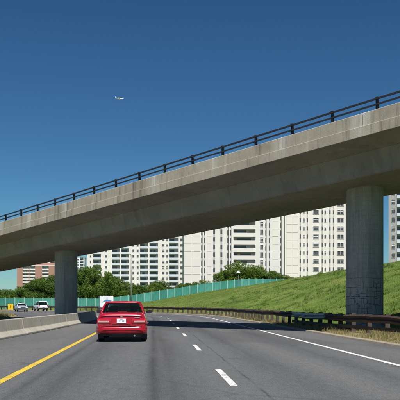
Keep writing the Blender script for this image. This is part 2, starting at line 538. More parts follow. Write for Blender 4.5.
TS = [-25 + i * 2.0 for i in range(46)] + [66 + i * 2.0 for i in range(96)]
def ribbon(name, offs, z, mat, ts=TS, parent=None):
    """offs: functions of t giving the edges across"""
    v = []; f = []; uv = []
    n = len(offs)
    for t in ts:
        for g in offs:
            o = g(t) if callable(g) else g
            p = road(t, o); v.append((p.x, p.y, z)); uv.append((o, t))
    for i in range(len(ts) - 1):
        for j in range(n - 1):
            f.append((i * n + j, i * n + j + 1, (i + 1) * n + j + 1, (i + 1) * n + j))
    me = bpy.data.meshes.new(name); me.from_pydata(v, [], f)
    l = me.uv_layers.new(name='road')
    for lp in me.loops: l.data[lp.index].uv = uv[lp.vertex_index]
    me.materials.append(mat)
    return link(name, me, parent)

def interp(t, pts):
    if t <= pts[0][0]: return pts[0][1]
    for (a, b), (c, d) in zip(pts, pts[1:]):
        if t <= c: return b + (d - b) * (t - a) / (c - a)
    return pts[-1][1]
kerb_off = lambda t: interp(t, [(0, 7.9), (23, 7.2), (30, 7.05), (45, 6.9), (70, 6.7)])
rail_off = lambda t: interp(t, [(10, 9.6), (26, 8.9), (33, 8.35), (42, 8.1), (55, 7.75), (68, 7.6), (95, 7.9)])
barr_off = lambda t: interp(t, [(10, -6.1), (28, -5.45), (38, -4.95), (47, -4.75), (52, -4.6), (70, -4.6)])

roadobj = tag(ribbon('road', [-13.0, -10, -7, -4, -1, 2, 5, kerb_off], 0.0, M['asphalt']), kind='structure')
tag(ribbon('yellow_edge_line', [lambda t: -2.62, lambda t: -2.47], 0.005, M['line_yellow']), kind='structure')
tag(ribbon('white_edge_line', [5.06, 5.20], 0.005, M['line_white']), kind='structure')
tag(ribbon('yellow_edge_line', [-7.72, -7.58], 0.005, M['line_yellow'], ts=[t for t in TS if t > 60]), kind='structure')
d0 = gp(228, 386).y
k = -3
while True:
    t = d0 + 9 * k
    if t > 190: break
    ts = [t, t + 1.5, t + 3.0]
    tag(ribbon('lane_dash', [1.20, 1.32], 0.005, M['line_white'], ts=ts), kind='structure')
    k += 1

# kerb: low concrete step on the right
def kerb():
    mb = MB(); rings = []
    for t in TS:
        k0 = kerb_off(t)
        p = [(k0, -0.05), (k0 + 0.05, 0.055), (k0 + 0.09, 0.07), (k0 + 0.25, 0.075), (k0 + 0.30, -0.05)]
        rings.append([(road(t, o).x, road(t, o).y, z) for o, z in p])
    mb.loft(rings)
    tag(mb.build('kerb', M['kerb']), kind='structure')
kerb()

# ---------------------------------------------------------------- concrete median barrier
barrier = empty('concrete_barrier', road(30, barr_off(30)))
tag(barrier, 'low pale concrete safety barrier running to the round-edged pier beside the yellow line', 'barrier')
def barrier_sections():
    prof = [(0.0, 0.0), (-0.0, 0.075), (-0.17, 0.25), (-0.235, 0.66), (-0.25, 0.69), (-0.38, 0.69), (-0.395, 0.66), (-0.46, 0.25), (-0.63, 0.075), (-0.63, 0.0)]
    t = 8.0
    ends = []
    while t < 66: ends.append((t, min(t + 5.98, 68))); t += 6.0
    for i, (a, b) in enumerate(ends):
        mb = MB(); rings = []
        last = i == len(ends) - 1
        for j in range(4):
            tt = a + 0.012 + (b - a - 0.024) * j / 3
            o0 = barr_off(tt) + 0.01 * math.sin(i * 2.1)
            h = 1.0 if not last else 1 - 0.6 * (j / 3) ** 1.5
            rings.append([(road(tt, o0 + o).x, road(tt, o0 + o).y, z * h + 0.004 + 0.006 * math.sin(i * 1.7)) for o, z in prof])
        mb.loft(rings)
        me = mb.mesh('barrier_section', M['barrier'])
        ob = link('barrier_section', me)
        ob.parent = barrier; ob.matrix_parent_inverse = barrier.matrix_world.inverted()
        bevel(ob, 0.012, 1)
bpy.context.view_layer.update()
barrier_sections()

def adopt(o, parent):
    """parent a mesh made in world coordinates"""
    o.parent = parent
    o.location = o.location - parent.location if parent.rotation_euler.z == 0 else o.location
    return o

for ch in barrier.children:          # parents here are unrotated: plain offset instead of an inverse matrix
    ch.matrix_parent_inverse = Matrix.Identity(4)
    ch.location = -barrier.location

# ---------------------------------------------------------------- overpass
P0 = at(0, 222.5, 53.0); P1 = at(400, 102.0, 28.64)
U = Vector((P1.x - P0.x, P1.y - P0.y, 0)); SL = U.length; U.normalize()
NV = Vector((-U.y, U.x, 0))            # away from the camera
if NV.y < 0: NV = -NV
GR = (P1.z - P0.z) / SL
def B(s, p, z):                        # s along from P0, p across, z relative to the parapet top
    q = P0 + U * s + NV * p
    return Vector((q.x, q.y, P0.z + GR * s + z))
S0, S1 = -48.0, 62.0
W = 8.4
bridge = empty('highway_overpass', (B(16, W / 2, 0).x, B(16, W / 2, 0).y, 0))
tag(bridge, 'long grey concrete overpass ramp crossing above the road on two piers', 'overpass')
def extr(name, prof, s0, s1, mat, parent=bridge, steps=1, smooth=False):
    mb = MB()
    mb.loft([[B(s0 + (s1 - s0) * i / steps, p, z) for p, z in prof] for i in range(steps + 1)])
    o = mb.build(name, mat, smooth=smooth)
    o.parent = parent
    off = Vector(parent.location)
    if parent.parent: off = Vector((0, 0, 0))
    o.location = -off
    return o
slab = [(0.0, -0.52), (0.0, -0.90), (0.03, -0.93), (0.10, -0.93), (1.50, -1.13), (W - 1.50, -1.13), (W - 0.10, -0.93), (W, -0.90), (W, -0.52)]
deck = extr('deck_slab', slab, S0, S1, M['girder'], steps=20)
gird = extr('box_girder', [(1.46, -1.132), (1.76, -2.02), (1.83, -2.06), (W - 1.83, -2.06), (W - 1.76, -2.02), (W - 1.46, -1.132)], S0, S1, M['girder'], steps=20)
extr('road_surface', [(0.42, -0.515), (0.42, -0.47), (W - 0.42, -0.47), (W - 0.42, -0.515)], S0, S1, plain('deck_asphalt', (0.10, 0.10, 0.10), 0.9), steps=1)
def jointed(name, prof, s0, s1, k=1.0):
    ss = [s0, s0 + .55, s1 - .7, s1]
    mb = MB(); mb.loft([[B(s, p, z) for p, z in prof] for s in ss])
    me = mb.mesh(name, M['parapet'])
    jr = random.Random(int(s0 * 10)); ja = max(0, jr.uniform(-.3, 1.5)); jb = max(0, jr.uniform(-.3, 1.5))
    at_ = me.attributes.new('joint', 'FLOAT', 'POINT')
    at_.data.foreach_set('value', [k * x for x in (ja, 0, 0, jb) for _ in prof])
    return link(name, me, bridge, loc=-bridge.location)
# parapet and edge beam, cast in panels with open joints
sj = 12.9 + SL - 14.6 - 4.4 * 20
a = sj
while a < S1:
    b = a + 4.4
    if a >= S0:
        for side in (0, 1):
            f_ = (lambda p: p) if side == 0 else (lambda p: W - p)
            e = 0.004 * math.sin(a * 3.1)
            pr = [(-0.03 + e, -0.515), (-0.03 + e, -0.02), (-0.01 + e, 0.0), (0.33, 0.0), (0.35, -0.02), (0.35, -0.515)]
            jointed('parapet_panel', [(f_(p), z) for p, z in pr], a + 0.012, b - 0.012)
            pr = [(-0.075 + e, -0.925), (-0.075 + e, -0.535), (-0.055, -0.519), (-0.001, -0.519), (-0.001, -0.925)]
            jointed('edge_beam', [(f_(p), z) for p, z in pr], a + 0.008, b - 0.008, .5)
    a = b
# steel railing
pm = MB(); pm.box(-0.045, 0.045, -0.05, 0.05, 0.0, 0.50); pm.box(-0.11, 0.11, -0.09, 0.09, 0.0, 0.025); pm.box(-0.07, 0.07, -0.065, 0.065, 0.49, 0.515)
pme = pm.mesh('railing_post', M['rail_dark'])
ang = math.atan2(U.y, U.x)
s_ = 13.46 + SL - 14.6 - 2.2 * 26
while s_ < S1 - 0.5:
    if s_ > S0 + 0.3:
        for p in (0.17, W - 0.17):
            link('railing_post', pme, bridge, loc=B(s_, p, 0.0) - bridge.location, rot=(0, 0, ang))
    s_ += 2.2
for p in (0.12, W - 0.12):
    for z0, z1 in ((0.41, 0.47), (0.20, 0.25)):
        a = S0
        while a < S1:
            b = min(a + 8.8, S1)
            extr('rail', [(p - 0.05, z0), (p - 0.05, z1), (p + 0.03, z1), (p + 0.03, z0)], a + 0.01, b - 0.01, M['rail_dark'])
            a = b

def pier(px, label, mat):
    # centre line of the deck seen at this pixel column
    r = ray(px, HOR); c0 = B(0, W / 2, 0)
    # solve r*t = c0 + U*s
    det = r.x * -U.y + U.x * r.y
    t = (c0.x * -U.y + U.x * c0.y) / det
    x, y = r.x * t, r.y * t
    s = (Vector((x, y, 0)) - Vector((P0.x, P0.y, 0))).dot(U)
    ztop = B(s, W / 2, -2.06).z + 0.12
    z0 = tz(x, y) - 0.4
    mb = MB(); rings = []
    def ring(z, k):
        out = []
        for i in range(48):
            a_ = 2 * math.pi * i / 48
            cx, sy = math.cos(a_), math.sin(a_)
            e = 0.78
            X = math.copysign(abs(cx) ** e, cx) * 0.72 * k; Y = math.copysign(abs(sy) ** e, sy) * 0.83 * k
            q = NV * X + U * Y
            out.append((q.x, q.y, z))
        return out
    z = 0.0; h = ztop - z0; course = 0.215
    rings.append(ring(0, 1.0))
    while z + course < h:
        z += course
        rings += [ring(z - 0.008, 1.0), ring(z - 0.004, 0.992), ring(z + 0.004, 0.992), ring(z + 0.008, 1.0)]
    rings.append(ring(h, 1.0))
    mb.loft(rings)
    o = mb.build('pier', mat, smooth=True)
    o.data.set_sharp_from_angle(angle=R(18))
    o.parent = bridge; o.location = Vector((x, y, z0)) - bridge.location
    o['label'] = label
    print('PIER', px, x, y, z0, ztop)
    return x, y
pier(66, 'pier standing behind the concrete safety barrier', M['pier'])
pier(364.5, 'pier with cracked lower face behind the rusty guardrail', M['pier_cracked'])

# ---------------------------------------------------------------- guardrail on the right
grail = empty('guardrail', (0, 0, 0))
tag(grail, 'dark rusty steel guardrail with posts between the road and the grass embankment', 'guardrail')
def wprof(z0=0.44):
    pts = [(0.0, 0.0), (-0.02, 0.02), (-0.075, 0.06), (-0.075, 0.10), (-0.01, 0.145), (-0.01, 0.165), (-0.075, 0.21), (-0.075, 0.25), (-0.02, 0.29), (0.0, 0.31)]
    fr = [(o, z0 + z) for o, z in pts]
    bk = [(o + 0.012, z0 + z) for o, z in reversed(pts)]
    return fr + bk
def wbeam(t0, t1, mat, dz=0.0, n=4):
    rings = []
    for j in range(n + 1):
        t = t0 + (t1 - t0) * j / n
        sag = 0.02 * math.sin(t * 0.9) + 0.015 * math.sin(t * 2.3)
        rings.append([(road(t, rail_off(t) + o).x, road(t, rail_off(t) + o).y, z + dz + sag + gz(t)) for o, z in wprof()])
    return MB().loft(rings).build('rail_beam', mat, grail)
def gz(t):
    p = road(t, rail_off(t) + 0.1); return max(0.05, tz(p.x, p.y))
pmb = MB(); pmb.box(-0.09, 0.09, -0.08, 0.08, -0.5, 0.80)
pmesh = pmb.mesh('guardrail_post', M['post'])
block_me = MB().box(-.045, .045, -.07, .07, 0, .3).mesh('block_out', M['post'])
t = 21.0; i = 0
rnd = random.Random(4)
while t < 215:
    p = road(t, rail_off(t) + 0.20)
    a_ = heading(p.x, p.y)
    link('guardrail_post', pmesh, grail, loc=(p.x, p.y, gz(t) - 0.02 + rnd.uniform(-0.03, 0.03)), rot=(rnd.uniform(-.03, .03), rnd.uniform(-.04, .04), a_ + rnd.uniform(-.05, .05)))
    link('block_out', block_me, grail, loc=(road(t, rail_off(t) + .055).x, road(t, rail_off(t) + .055).y, gz(t) + .46), rot=(0, 0, a_))
    if i % 2 == 0:
        silver = 34.5 <= t < 42
        o = wbeam(t - 0.06, t + 3.86, M['galv'] if silver else M['rust'])
        if silver: o['label'] = 'bare galvanised beam, paler than the rusty ones'
    t += 1.9; i += 1
# lower rub rail on the near part
for k in range(6):
    t0 = 21 + 3.8 * k
    rings = []
    for j in range(4):
        tt = t0 + 3.78 * j / 3
        rings.append([(road(tt, rail_off(tt) + o).x, tt, z + gz(tt)) for o, z in ((0.0, 0.16), (-0.05, 0.16), (-0.05, 0.30), (0.0, 0.30))])
    MB().loft(rings).build('rub_rail', M['rust'], grail)

# ---------------------------------------------------------------- cars
def ss_ring(w, zb, zt, crown, y, n=None):
    half = [(0.0, zt + crown), (w * .45, zt + crown * .8), (w * .80, zt + crown * .1), (w * .93, zt - .05), (w * .985, zt - .20), (w, (zb + zt) * .5 - .03), (w * .985, zb + .16), (w * .93, zb + .03), (w * .55, zb), (0.0, zb)]
    pts = half + [(-x, z) for x, z in reversed(half[1:-1])]
    return [(x, y, z) for x, z in pts]

def make_car(name, label, loc, rz, paint, dims, tail=True, front=False, detail=True, group=None):
    """dims: (length, half width, body stations [(y, wfac, zb, zt, crown)], cabin [(y, z, halfw)x4], wheel radius, wheel ys)"""
    L, hw, stations, cab, wr, wys, belt = dims
    root = empty(name, loc, rz)
    tag(root, label, 'car', group)
    mb = MB(); mb.loft([ss_ring(hw * wf, zb, zt, cr, y) for y, wf, zb, zt, cr in stations])
    me = mb.mesh('body', paint, smooth=True)
    body = link('body', me)
    sb = body.modifiers.new('sub', 'SUBSURF'); sb.levels = 2; sb.render_levels = 2
    cutters = []
    for y in wys:
        for sx in (-1, 1):
            c = MB(); c.loft([[(sx * xx, y + (wr + .055) * math.cos(k * math.pi / 12), wr + (wr + .055) * math.sin(k * math.pi / 12)) for k in range(24)] for xx in (hw - .26, hw + .2)])
            co = c.build('cut', paint); cutters.append(co)
            b_ = body.modifiers.new('b', 'BOOLEAN'); b_.operation = 'DIFFERENCE'; b_.object = co; b_.solver = 'FAST'
    bpy.context.view_layer.update()
    dg = bpy.context.evaluated_depsgraph_get()
    nm = bpy.data.meshes.new_from_object(body.evaluated_get(dg))
    body.modifiers.clear(); body.data = nm
    for p in nm.polygons: p.use_smooth = len(p.vertices) <= 4 or abs(p.normal.x) < .9
    for c in cutters: bpy.data.objects.remove(c, do_unlink=True)
    body.parent = root
    # cabin: rear base, rear roof, front roof, front base
    (yb, zb_, wb), (yr, zr, wr_), (yf, zf, wf_), (ys_, zs, ws) = cab
    def strip(name, quad, mat, th, parent=root):
        a, b, c, d = [Vector(q) for q in quad]
        n = (b - a).cross(d - a).normalized() * th
        m_ = MB(); m_.hexa([a, b, c, d, a + n, b + n, c + n, d + n])
        return m_.build(name, mat, parent)
    MB().box(-wb * .93, wb * .93, yb + .06, yr + .1, zb_ - .05, zb_ + .01).build('parcel_shelf', M['seat'], root)
    MB().box(-ws * .93, ws * .93, ys_ - .5, ys_ - .1, zs - .06, zs + .02).build('dashboard', M['black_trim'], root)
    for x in (-.36, .36):
        for yy, hh in ((yr + .12, .10), ((yb + ys_) / 2 + .15, .14)):
            st_ = bevel(MB().box(x - .24, x + .24, yy, yy + .14, zb_ - .45, zb_ + .07).build('seat', M['seat'], root), .04, 2)
            bevel(MB().box(x - .13, x + .13, yy + .02, yy + .11, zb_ + .085, zb_ + .09 + hh).build('head_rest', M['seat'], st_), .03, 3)
    def lerp(a, b, k): return tuple(a[i] + (b[i] - a[i]) * k for i in range(3))
    def pane(name, A, Bq, Cq, D, mu, mv0, mv1, mat=M['pane'], th=.012):
        # A,B bottom; C,D top (A under D)
        a = lerp(lerp(A, Bq, mu), lerp(D, Cq, mu), mv0); b = lerp(lerp(A, Bq, 1 - mu), lerp(D, Cq, 1 - mu), mv0)
        c = lerp(lerp(A, Bq, 1 - mu), lerp(D, Cq, 1 - mu), mv1); d = lerp(lerp(A, Bq, mu), lerp(D, Cq, mu), mv1)
        return strip(name, (a, b, c, d), mat, th)
    A, Bq, Cq, D = (-wb, yb, zb_), (wb, yb, zb_), (wr_, yr, zr), (-wr_, yr, zr)
    pane('rear_window', A, Bq, Cq, D, .05, .06, .93)
    A2, B2, C2, D2 = (ws, ys_, zs), (-ws, ys_, zs), (-wf_, yf, zf), (wf_, yf, zf)
    pane('windscreen', A2, B2, C2, D2, .05, .04, .94)
    for sx in (-1, 1):
        q = [(sx * wb, yb, zb_), (sx * ws, ys_, zs), (sx * wf_, yf, zf), (sx * wr_, yr, zr)]
        if sx < 0: q = [q[1], q[0], q[3], q[2]]
        pane('side_window', *q, .16, .08, .90)
        # painted pillars along the cabin edges
        for (p, q_) in (((wb, yb, zb_), (wr_, yr, zr)), ((ws, ys_, zs), (wf_, yf, zf))):
            MB().tube([(sx * p[0], p[1], p[2] - .04), (sx * (p[0] + q_[0]) / 2 + sx * .012, (p[1] + q_[1]) / 2, (p[2] + q_[2]) / 2), (sx * q_[0], q_[1], q_[2])], [.045, .036, .034], 8).build('pillar', paint, root, smooth=True)
        ymid = (yb + ys_) / 2 - .1
        MB().tube([(sx * (wb + ws) / 2, ymid, zb_ - .02), (sx * (wr_ + wf_) / 2, ymid - .05, zr)], .03, 6).build('pillar', M['black_trim'], root)
    rf = MB(); rings = []
    for y, z, w in ((yr - .05, zr - .015, wr_ + .005), (yr + .05, zr + .022, wr_ + .02), ((yr * 2 + yf) / 3, zr + .035, wr_ + .028), ((yr + yf * 2) / 3, zf + .035, wf_ + .028), (yf - .03, zf + .02, wf_ + .02), (yf + .06, zf - .015, wf_)):
        rings.append([(-w, y, z - .045), (-w, y, z - .02), (-w * .8, y, z + .004), (0, y, z + .016), (w * .8, y, z + .004), (w, y, z - .02), (w, y, z - .045), (0, y, z - .05)])
    rf.loft(rings); rf.build('roof', paint, root, smooth=True)
    # wheels
    wm = MB(); pr = [(-.095, wr * .62), (-.1, wr * .9), (-.08, wr * .985), (0, wr), (.08, wr * .985), (.1, wr * .9), (.095, wr * .62)]
    wm.loft([[(x, r_ * math.cos(2 * math.pi * k / 28), r_ * math.sin(2 * math.pi * k / 28)) for k in range(28)] for x, r_ in pr], cap=False)
    wme = wm.mesh('wheel', M['tyre'], smooth=True)
    rm = MB(); rm.loft([[(x, r_ * math.cos(2 * math.pi * k / 20), r_ * math.sin(2 * math.pi * k / 20)) for k in range(20)] for x, r_ in ((-.06, wr * .2), (-.06, wr * .63), (.07, wr * .64), (.05, wr * .55), (.085, wr * .2), (.09, wr * .01))], cap=False)
    rme = rm.mesh('rim', M['rim'], smooth=True)
    for y in wys:
        for sx in (-1, 1):
            w_ = link('wheel', wme, root, loc=(sx * (hw - .125), y, wr), rot=(0, 0, 0 if sx > 0 else math.pi))
            link('rim', rme, w_)
    # mirrors
    for sx in (-1, 1):
        m_ = MB(); yy = ys_ - .55
        m_.loft([[(sx * (hw - .06), yy - .04, belt), (sx * (hw - .06), yy + .04, belt), (sx * (hw - .06), yy + .04, belt + .06), (sx * (hw - .06), yy - .04, belt + .06)],
                 [(sx * (hw + .07), yy - .07, belt - .01), (sx * (hw + .07), yy + .06, belt - .01), (sx * (hw + .07), yy + .06, belt + .12), (sx * (hw + .07), yy - .07, belt + .12)],
                 [(sx * (hw + .17), yy - .06, belt + .01), (sx * (hw + .17), yy + .03, belt + .01), (sx * (hw + .17), yy + .03, belt + .11), (sx * (hw + .17), yy - .06, belt + .11)]])
        bevel(m_.build('mirror', M['black_trim'], root), .012, 2)
    return root

sedan = (4.55, .855,
         [(0.06, .84, .30, .84, .00), (0.10, .93, .27, .925, .012), (0.17, .965, .25, .955, .02), (0.55, .99, .24, .985, .02), (0.95, 1.0, .22, .99, .02), (1.6, 1.0, .20, .965, .01), (2.9, 1.0, .20, .945, .01), (3.35, .995, .20, .935, .03), (3.9, .975, .21, .86, .03), (4.3, .93, .22, .74, .02), (4.45, .84, .26, .66, .01)],
         [(0.74, .975, .735), (1.36, 1.335, .575), (2.55, 1.335, .575), (3.25, .935, .735)],
         .305, (0.95, 3.62), .955)
cp = gp(121.7, 341.9)
car = make_car('red_sedan', 'bright red sedan driving ahead in the lane beside the yellow line', (cp.x, cp.y - .25, 0.006), 0.0, M['red_paint'], sedan)
def red_details(root):
    # bumper: wrapped bar
    mb = MB(); rings = []
    for k in range(13):
        x = -1 + 2 * k / 12
        X = x * .858
        y = 0.0 + .05 * abs(x) ** 3 + (.24 if abs(x) > .99 else .02 * abs(x))
        rings.append([(X, y + .13, .27), (X, y + .03, .28), (X, y, .34), (X, y - .015, .45), (X, y, .50), (X, y + .04, .525), (X, y + .14, .53)])
    bmp = mb.loft(rings).build('bumper', M['red_paint'], root, smooth=True)
    MB().loft([[(x, y - .021, z) for x, z in ((-.78, .405), (.78, .405), (.78, .425), (-.78, .425))], [(x, y + .02, z) for x, z in ((-.78, .405), (.78, .405), (.78, .425), (-.78, .425))]] if False else [[(x, .0, .405), (x, -.022 + .03 * abs(x / .8) ** 3, .407), (x, -.022 + .03 * abs(x / .8) ** 3, .427), (x, .0, .43)] for x in (-.8, -.55, -.25, 0, .25, .55, .8)]).build('bumper_strip', M['red_paint'], bmp)
    # lower valance in black plastic, exhaust
    mb = MB(); mb.hexa([(-.66, .10, .20), (.66, .10, .20), (.66, .30, .20), (-.66, .30, .20), (-.74, .03, .275), (.74, .03, .275), (.74, .30, .275), (-.74, .30, .275)])
    mb.build('valance', M['black_trim'], root)
    MB().tube([(.44, .04, .215), (.44, .45, .235)], .03, 12).build('exhaust_pipe', M['exhaust'], root)
    MB().tube([(-.35, .42, .25), (.45, .42, .25)], .085, 12).build('muffler', M['exhaust'], root)
    # tail lamps
    for sx in (-1, 1):
        mb = MB(); rings = []
        for k in range(8):
            x = .36 + (.815 - .36) * k / 7
            y = .045 + .05 * max(0, (x - .55) / .27) ** 2.2
            rings.append([(sx * x, y + .06, .615), (sx * x, y, .625), (sx * x, y - .012, .70), (sx * x, y + .006, .775), (sx * x, y + .07, .79)])
        tl = mb.loft(rings).build('tail_light', M['tail_red'], root, smooth=False)
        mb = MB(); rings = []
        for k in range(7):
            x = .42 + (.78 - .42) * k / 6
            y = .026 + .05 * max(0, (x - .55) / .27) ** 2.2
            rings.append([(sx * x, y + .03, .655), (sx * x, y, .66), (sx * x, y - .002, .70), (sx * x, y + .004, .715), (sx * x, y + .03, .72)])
        mb.loft(rings).build('lens_glint', M['tail_glint'], tl)  # pale strip painting the sun's glint on the red lens
    # number plate in its recess between the lamps
    MB().box(-.30, .30, .035, .075, .60, .80).build('plate_recess', M['red_paint'], root)
    pl = bevel(MB().box(-.155, .155, .018, .034, .635, .785).build('number_plate', M['plate'], root), .006, 2)
    for k in range(7):
        x = -.125 + k * .036 + (.014 if k > 3 else 0)
        MB().box(x, x + .02, .0145, .018, .675, .735).build('plate_mark', M['plate_ink'], pl)
    MB().box(-.04, .04, .0145, .018, .757, .768).build('plate_mark', M['plate_ink'], pl)
    # trunk seam, brake light in the window, badge, keyhole
    for z0 in (.862,):
        MB().box(-.70, .70, .055, .075, z0, z0 + .008).build('trunk_seam', M['black_trim'], root)
    for sx in (-1, 1):
        MB().box(sx * .345 - .003, sx * .345 + .003, .030, .06, .615, .80).build('panel_gap', M['black_trim'], root)
    MB().box(-.70, .70, .012, .06, .532, .540).build('panel_gap', M['black_trim'], root)
    bevel(MB().box(-.035, .035, .040, .058, .825, .85).build('badge', M['exhaust'], root), .006, 2)
    bevel(MB().box(.44, .62, .043, .058, .812, .828).build('badge', M['exhaust'], root), .004, 1)
    MB().box(-.16, .16, .80, .86, .99, 1.03).build('high_brake_light', M['tail_red'], root)
    for sx in (-1, 1):
        MB().box(sx * .86 - .004, sx * .86 + .004, 1.55, 1.70, .80, .83).build('door_handle', M['black_trim'], root)
        MB().tube([(sx * .846, .45, .62), (sx * .868, 1.4, .60), (sx * .868, 3.0, .58), (sx * .84, 4.0, .56)], .02, 6).build('side_moulding', M['red_paint'], root)
        bevel(MB().box(sx * .62 - .16, sx * .62 + .16, 4.33, 4.44, .58, .68).build('headlight', M['headlamp'], root), .02, 2)
        mfl = MB(); mfl.box(sx * .73 - .10, sx * .73 + .10, .60, .615, .10, .30); mfl.build('mud_flap', M['black_trim'], root)
red_details(car)

suv = (4.5, .90,
       [(0.04, .88, .36, .92, .0), (0.10, .97, .32, 1.02, .01), (0.4, 1.0, .30, 1.06, .01), (1.2, 1.0, .28, 1.05, .01), (2.9, 1.0, .28, 1.03, .01), (3.2, .99, .28, 1.03, .03), (3.9, .97, .30, .96, .03), (4.35, .92, .32, .84, .02), (4.48, .84, .38, .76, .01)],
       [(0.12, 1.05, .80), (0.42, 1.66, .66), (2.35, 1.66, .66), (3.05, 1.03, .78)], .36, (0.85, 3.55), 1.05)
def simple_lights(root, hw, L, zt, zh, clear=True):
    for sx in (-1, 1):
        bevel(MB().box(sx * (hw - .17) - .1, sx * (hw - .17) + .1, .02, .12, zt - .14, zt + .10).build('tail_light', M['tail_red'], root), .02, 2)
        bevel(MB().box(sx * (hw - .25) - .17, sx * (hw - .25) + .17, L - .2, L - .05, zh - .08, zh + .07).build('headlight', M['headlamp'], root), .02, 2)
    bevel(MB().box(-hw * .95, hw * .95, -.03, .12, .38, .56).build('bumper', M['black_trim'], root), .03, 2)
    bevel(MB().box(-hw * .9, hw * .9, L - .1, L + .03, .36, .54).build('bumper', M['black_trim'], root), .03, 2)
    MB().box(-.4, .4, L - .06, L + .01, .58, .68).build('grille', M['black_trim'], root)
    MB().box(-.155, .155, -.01, .03, .62, .77).build('number_plate', M['plate'], root)
p = gp(43.5, 310.9)
sv = make_car('white_suv', 'white sport utility vehicle seen from behind on the far bend before the teal fence', (p.x, p.y, .006), heading(p.x, p.y) * .55, M['white_paint'], suv)
simple_lights(sv, .9, 4.5, .95, .78)
p = gp(21, 311.5)
hd = heading(p.x, p.y) * .5
c2 = make_car('silver_sedan', 'silver sedan coming round the far bend beside the yellow sign', (p.x - 2.0 * math.sin(hd), p.y + 2 * math.cos(hd), .006), hd + math.pi, M['silver_paint'], sedan)
simple_lights(c2, .855, 4.55, .70, .66)

# delivery truck
def truck():
    p = gp(106.8, 312.6); hd = .13
    root = tag(empty('box_truck', (p.x, p.y, .006), hd), 'small white box truck with blue swoosh on its rear, ahead of the red sedan', 'truck')
    w = .92
    bx = bevel(MB().box(-w, w, 0, 4.0, .70, 2.38).build('cargo_box', M['white_paint'], root), .03, 2)
    for sx in (-1, 1):
        MB().box(sx * .48 - .455, sx * .48 + .455, -.03, -.004, .78, 2.30).build('rear_door', M['white_paint'], bx)
        MB().box(sx * .08 - .012, sx * .08 + .012, -.06, -.032, .85, 2.2).build('door_bar', M['galv'], bx)
        MB().box(sx * .85 - .08, sx * .85 + .08, -.04, .02, .50, .62).build('tail_light', M['tail_red'], root)
    def sw(pts, name='swoosh'):
        m_ = MB(); n = len(pts) // 2
        top = pts[:n]; bot = pts[n:][::-1]
        rings = [[(a_[0], -.034, a_[1]), (b_[0], -.034, b_[1]), (b_[0], -.0305, b_[1]), (a_[0], -.0305, a_[1])] for a_, b_ in zip(top, bot)]
        m_.loft(rings).build(name, M['logo_blue'], bx)
    top = []; bot = []
    for k in range(13):
        u = k / 12; x = -.62 + 1.3 * u
        zc = 1.45 + .35 * u + .10 * math.sin(u * 5)
        th = .02 + .16 * math.sin(math.pi * min(1, u * .9 + .05))
        top.append((x, zc + th)); bot.append((x, zc - th * .6))
    sw(top + bot[::-1])
    top = [(x * .7 + .05, z - .36) for x, z in top]; bot = [(x * .7 + .05, z - .30) for x, z in bot]
    sw(top + bot[::-1])
    cb = MB(); cb.hexa([(-.9, 4.05, .45), (.9, 4.05, .45), (.9, 5.6, .45), (-.9, 5.6, .45), (-.85, 4.05, 2.1), (.85, 4.05, 2.1), (.85, 5.0, 2.1), (-.85, 5.0, 2.1)])
    bevel(cb.build('cab', M['white_paint'], root), .05, 2)
    MB().box(-.8, .8, .1, 5.4, .45, .68).build('chassis', M['black_trim'], root)
    MB().box(-.95, .95, -.08, .05, .42, .52).build('bumper', M['galv'], root)
    wm = MB(); wm.loft([[(x, .38 * r_ * math.cos(2 * math.pi * k / 20), .38 * r_ * math.sin(2 * math.pi * k / 20)) for k in range(20)] for x, r_ in ((-.14, .5), (-.14, .95), (0, 1), (.14, .95), (.14, .5))])
    me = wm.mesh('wheel', M['tyre'])
    for y in (1.0, 4.8):
        for sx in (-1, 1): link('wheel', me, root, loc=(sx * .78, y, .38))
truck()

# ---------------------------------------------------------------- noise fence along the top of the slope
fence_pts = [on_y(-45, 194), on_y(0, 200), on_y(100, 215), on_y(180, 228), on_y(230, 235), on_y(270, 241), on_y(330, 252)]
fence = empty('noise_fence', (0, 0, 0))
tag(fence, 'long teal noise fence with pale posts running behind the road and up the embankment', 'fence')
def panel_mesh(dz):
    m_ = MB(); m_.box(0.06, 2.54, -0.04, 0.04, 0, 2.75)
    for k in range(5): m_.box(.25 + k * .5, .31 + k * .5, -.065, -.041, .06, 2.7)
    m_.v = [(x, y, z + dz * x / 2.6) for x, y, z in m_.v]
    return m_.mesh('fence_panel', M['teal'])
pb = MB(); pb.box(-.10, .10, -.10, .10, -.5, 2.95)
fpost_me = pb.mesh('fence_post', M['pale_post'])
def walk(pts, step):
    out = []; carry = 0.0
    for a_, b_ in zip(pts, pts[1:]):
        d = Vector((b_.x - a_.x, b_.y - a_.y)); L = d.length; d /= L
        s = carry
        while s < L:
            out.append((a_.x + d.x * s, a_.y + d.y * s)); s += step
        carry = s - L
    return out
fp = walk(fence_pts, 2.6)
fr_ = random.Random(9)
for (x0, y0), (x1, y1) in zip(fp, fp[1:]):
    a_ = math.atan2(y1 - y0, x1 - x0)
    za, zb2 = hill(x0, y0) - .05, hill(x1, y1) - .05
    z = za
    link('fence_post', fpost_me, fence, loc=(x0, y0, z), rot=(0, 0, a_))
    link('fence_panel', panel_mesh(zb2 - za), fence, loc=(x0, y0, z + fr_.uniform(-.03, .03)), rot=(fr_.uniform(-.012, .012), 0, a_))

# ---------------------------------------------------------------- apartment towers
unit = {}
def ubox(mat):
    if mat not in unit:
        unit[mat] = MB().box(0, 1, 0, 1, 0, 1).mesh('unit_' + mat, M[mat])
    return unit[mat]
wf = MB(); 
for b_ in ((-.0, .08, -.0, .16, 0, 1), (.92, 1.0, 0, .16, 0, 1), (.08, .92, 0, .16, 0, .08), (.08, .92, 0, .16, .93, 1), (.47, .53, .02, .16, .08, .93)): wf.box(*b_)
win_frame = wf.mesh('frame', M['frame'])

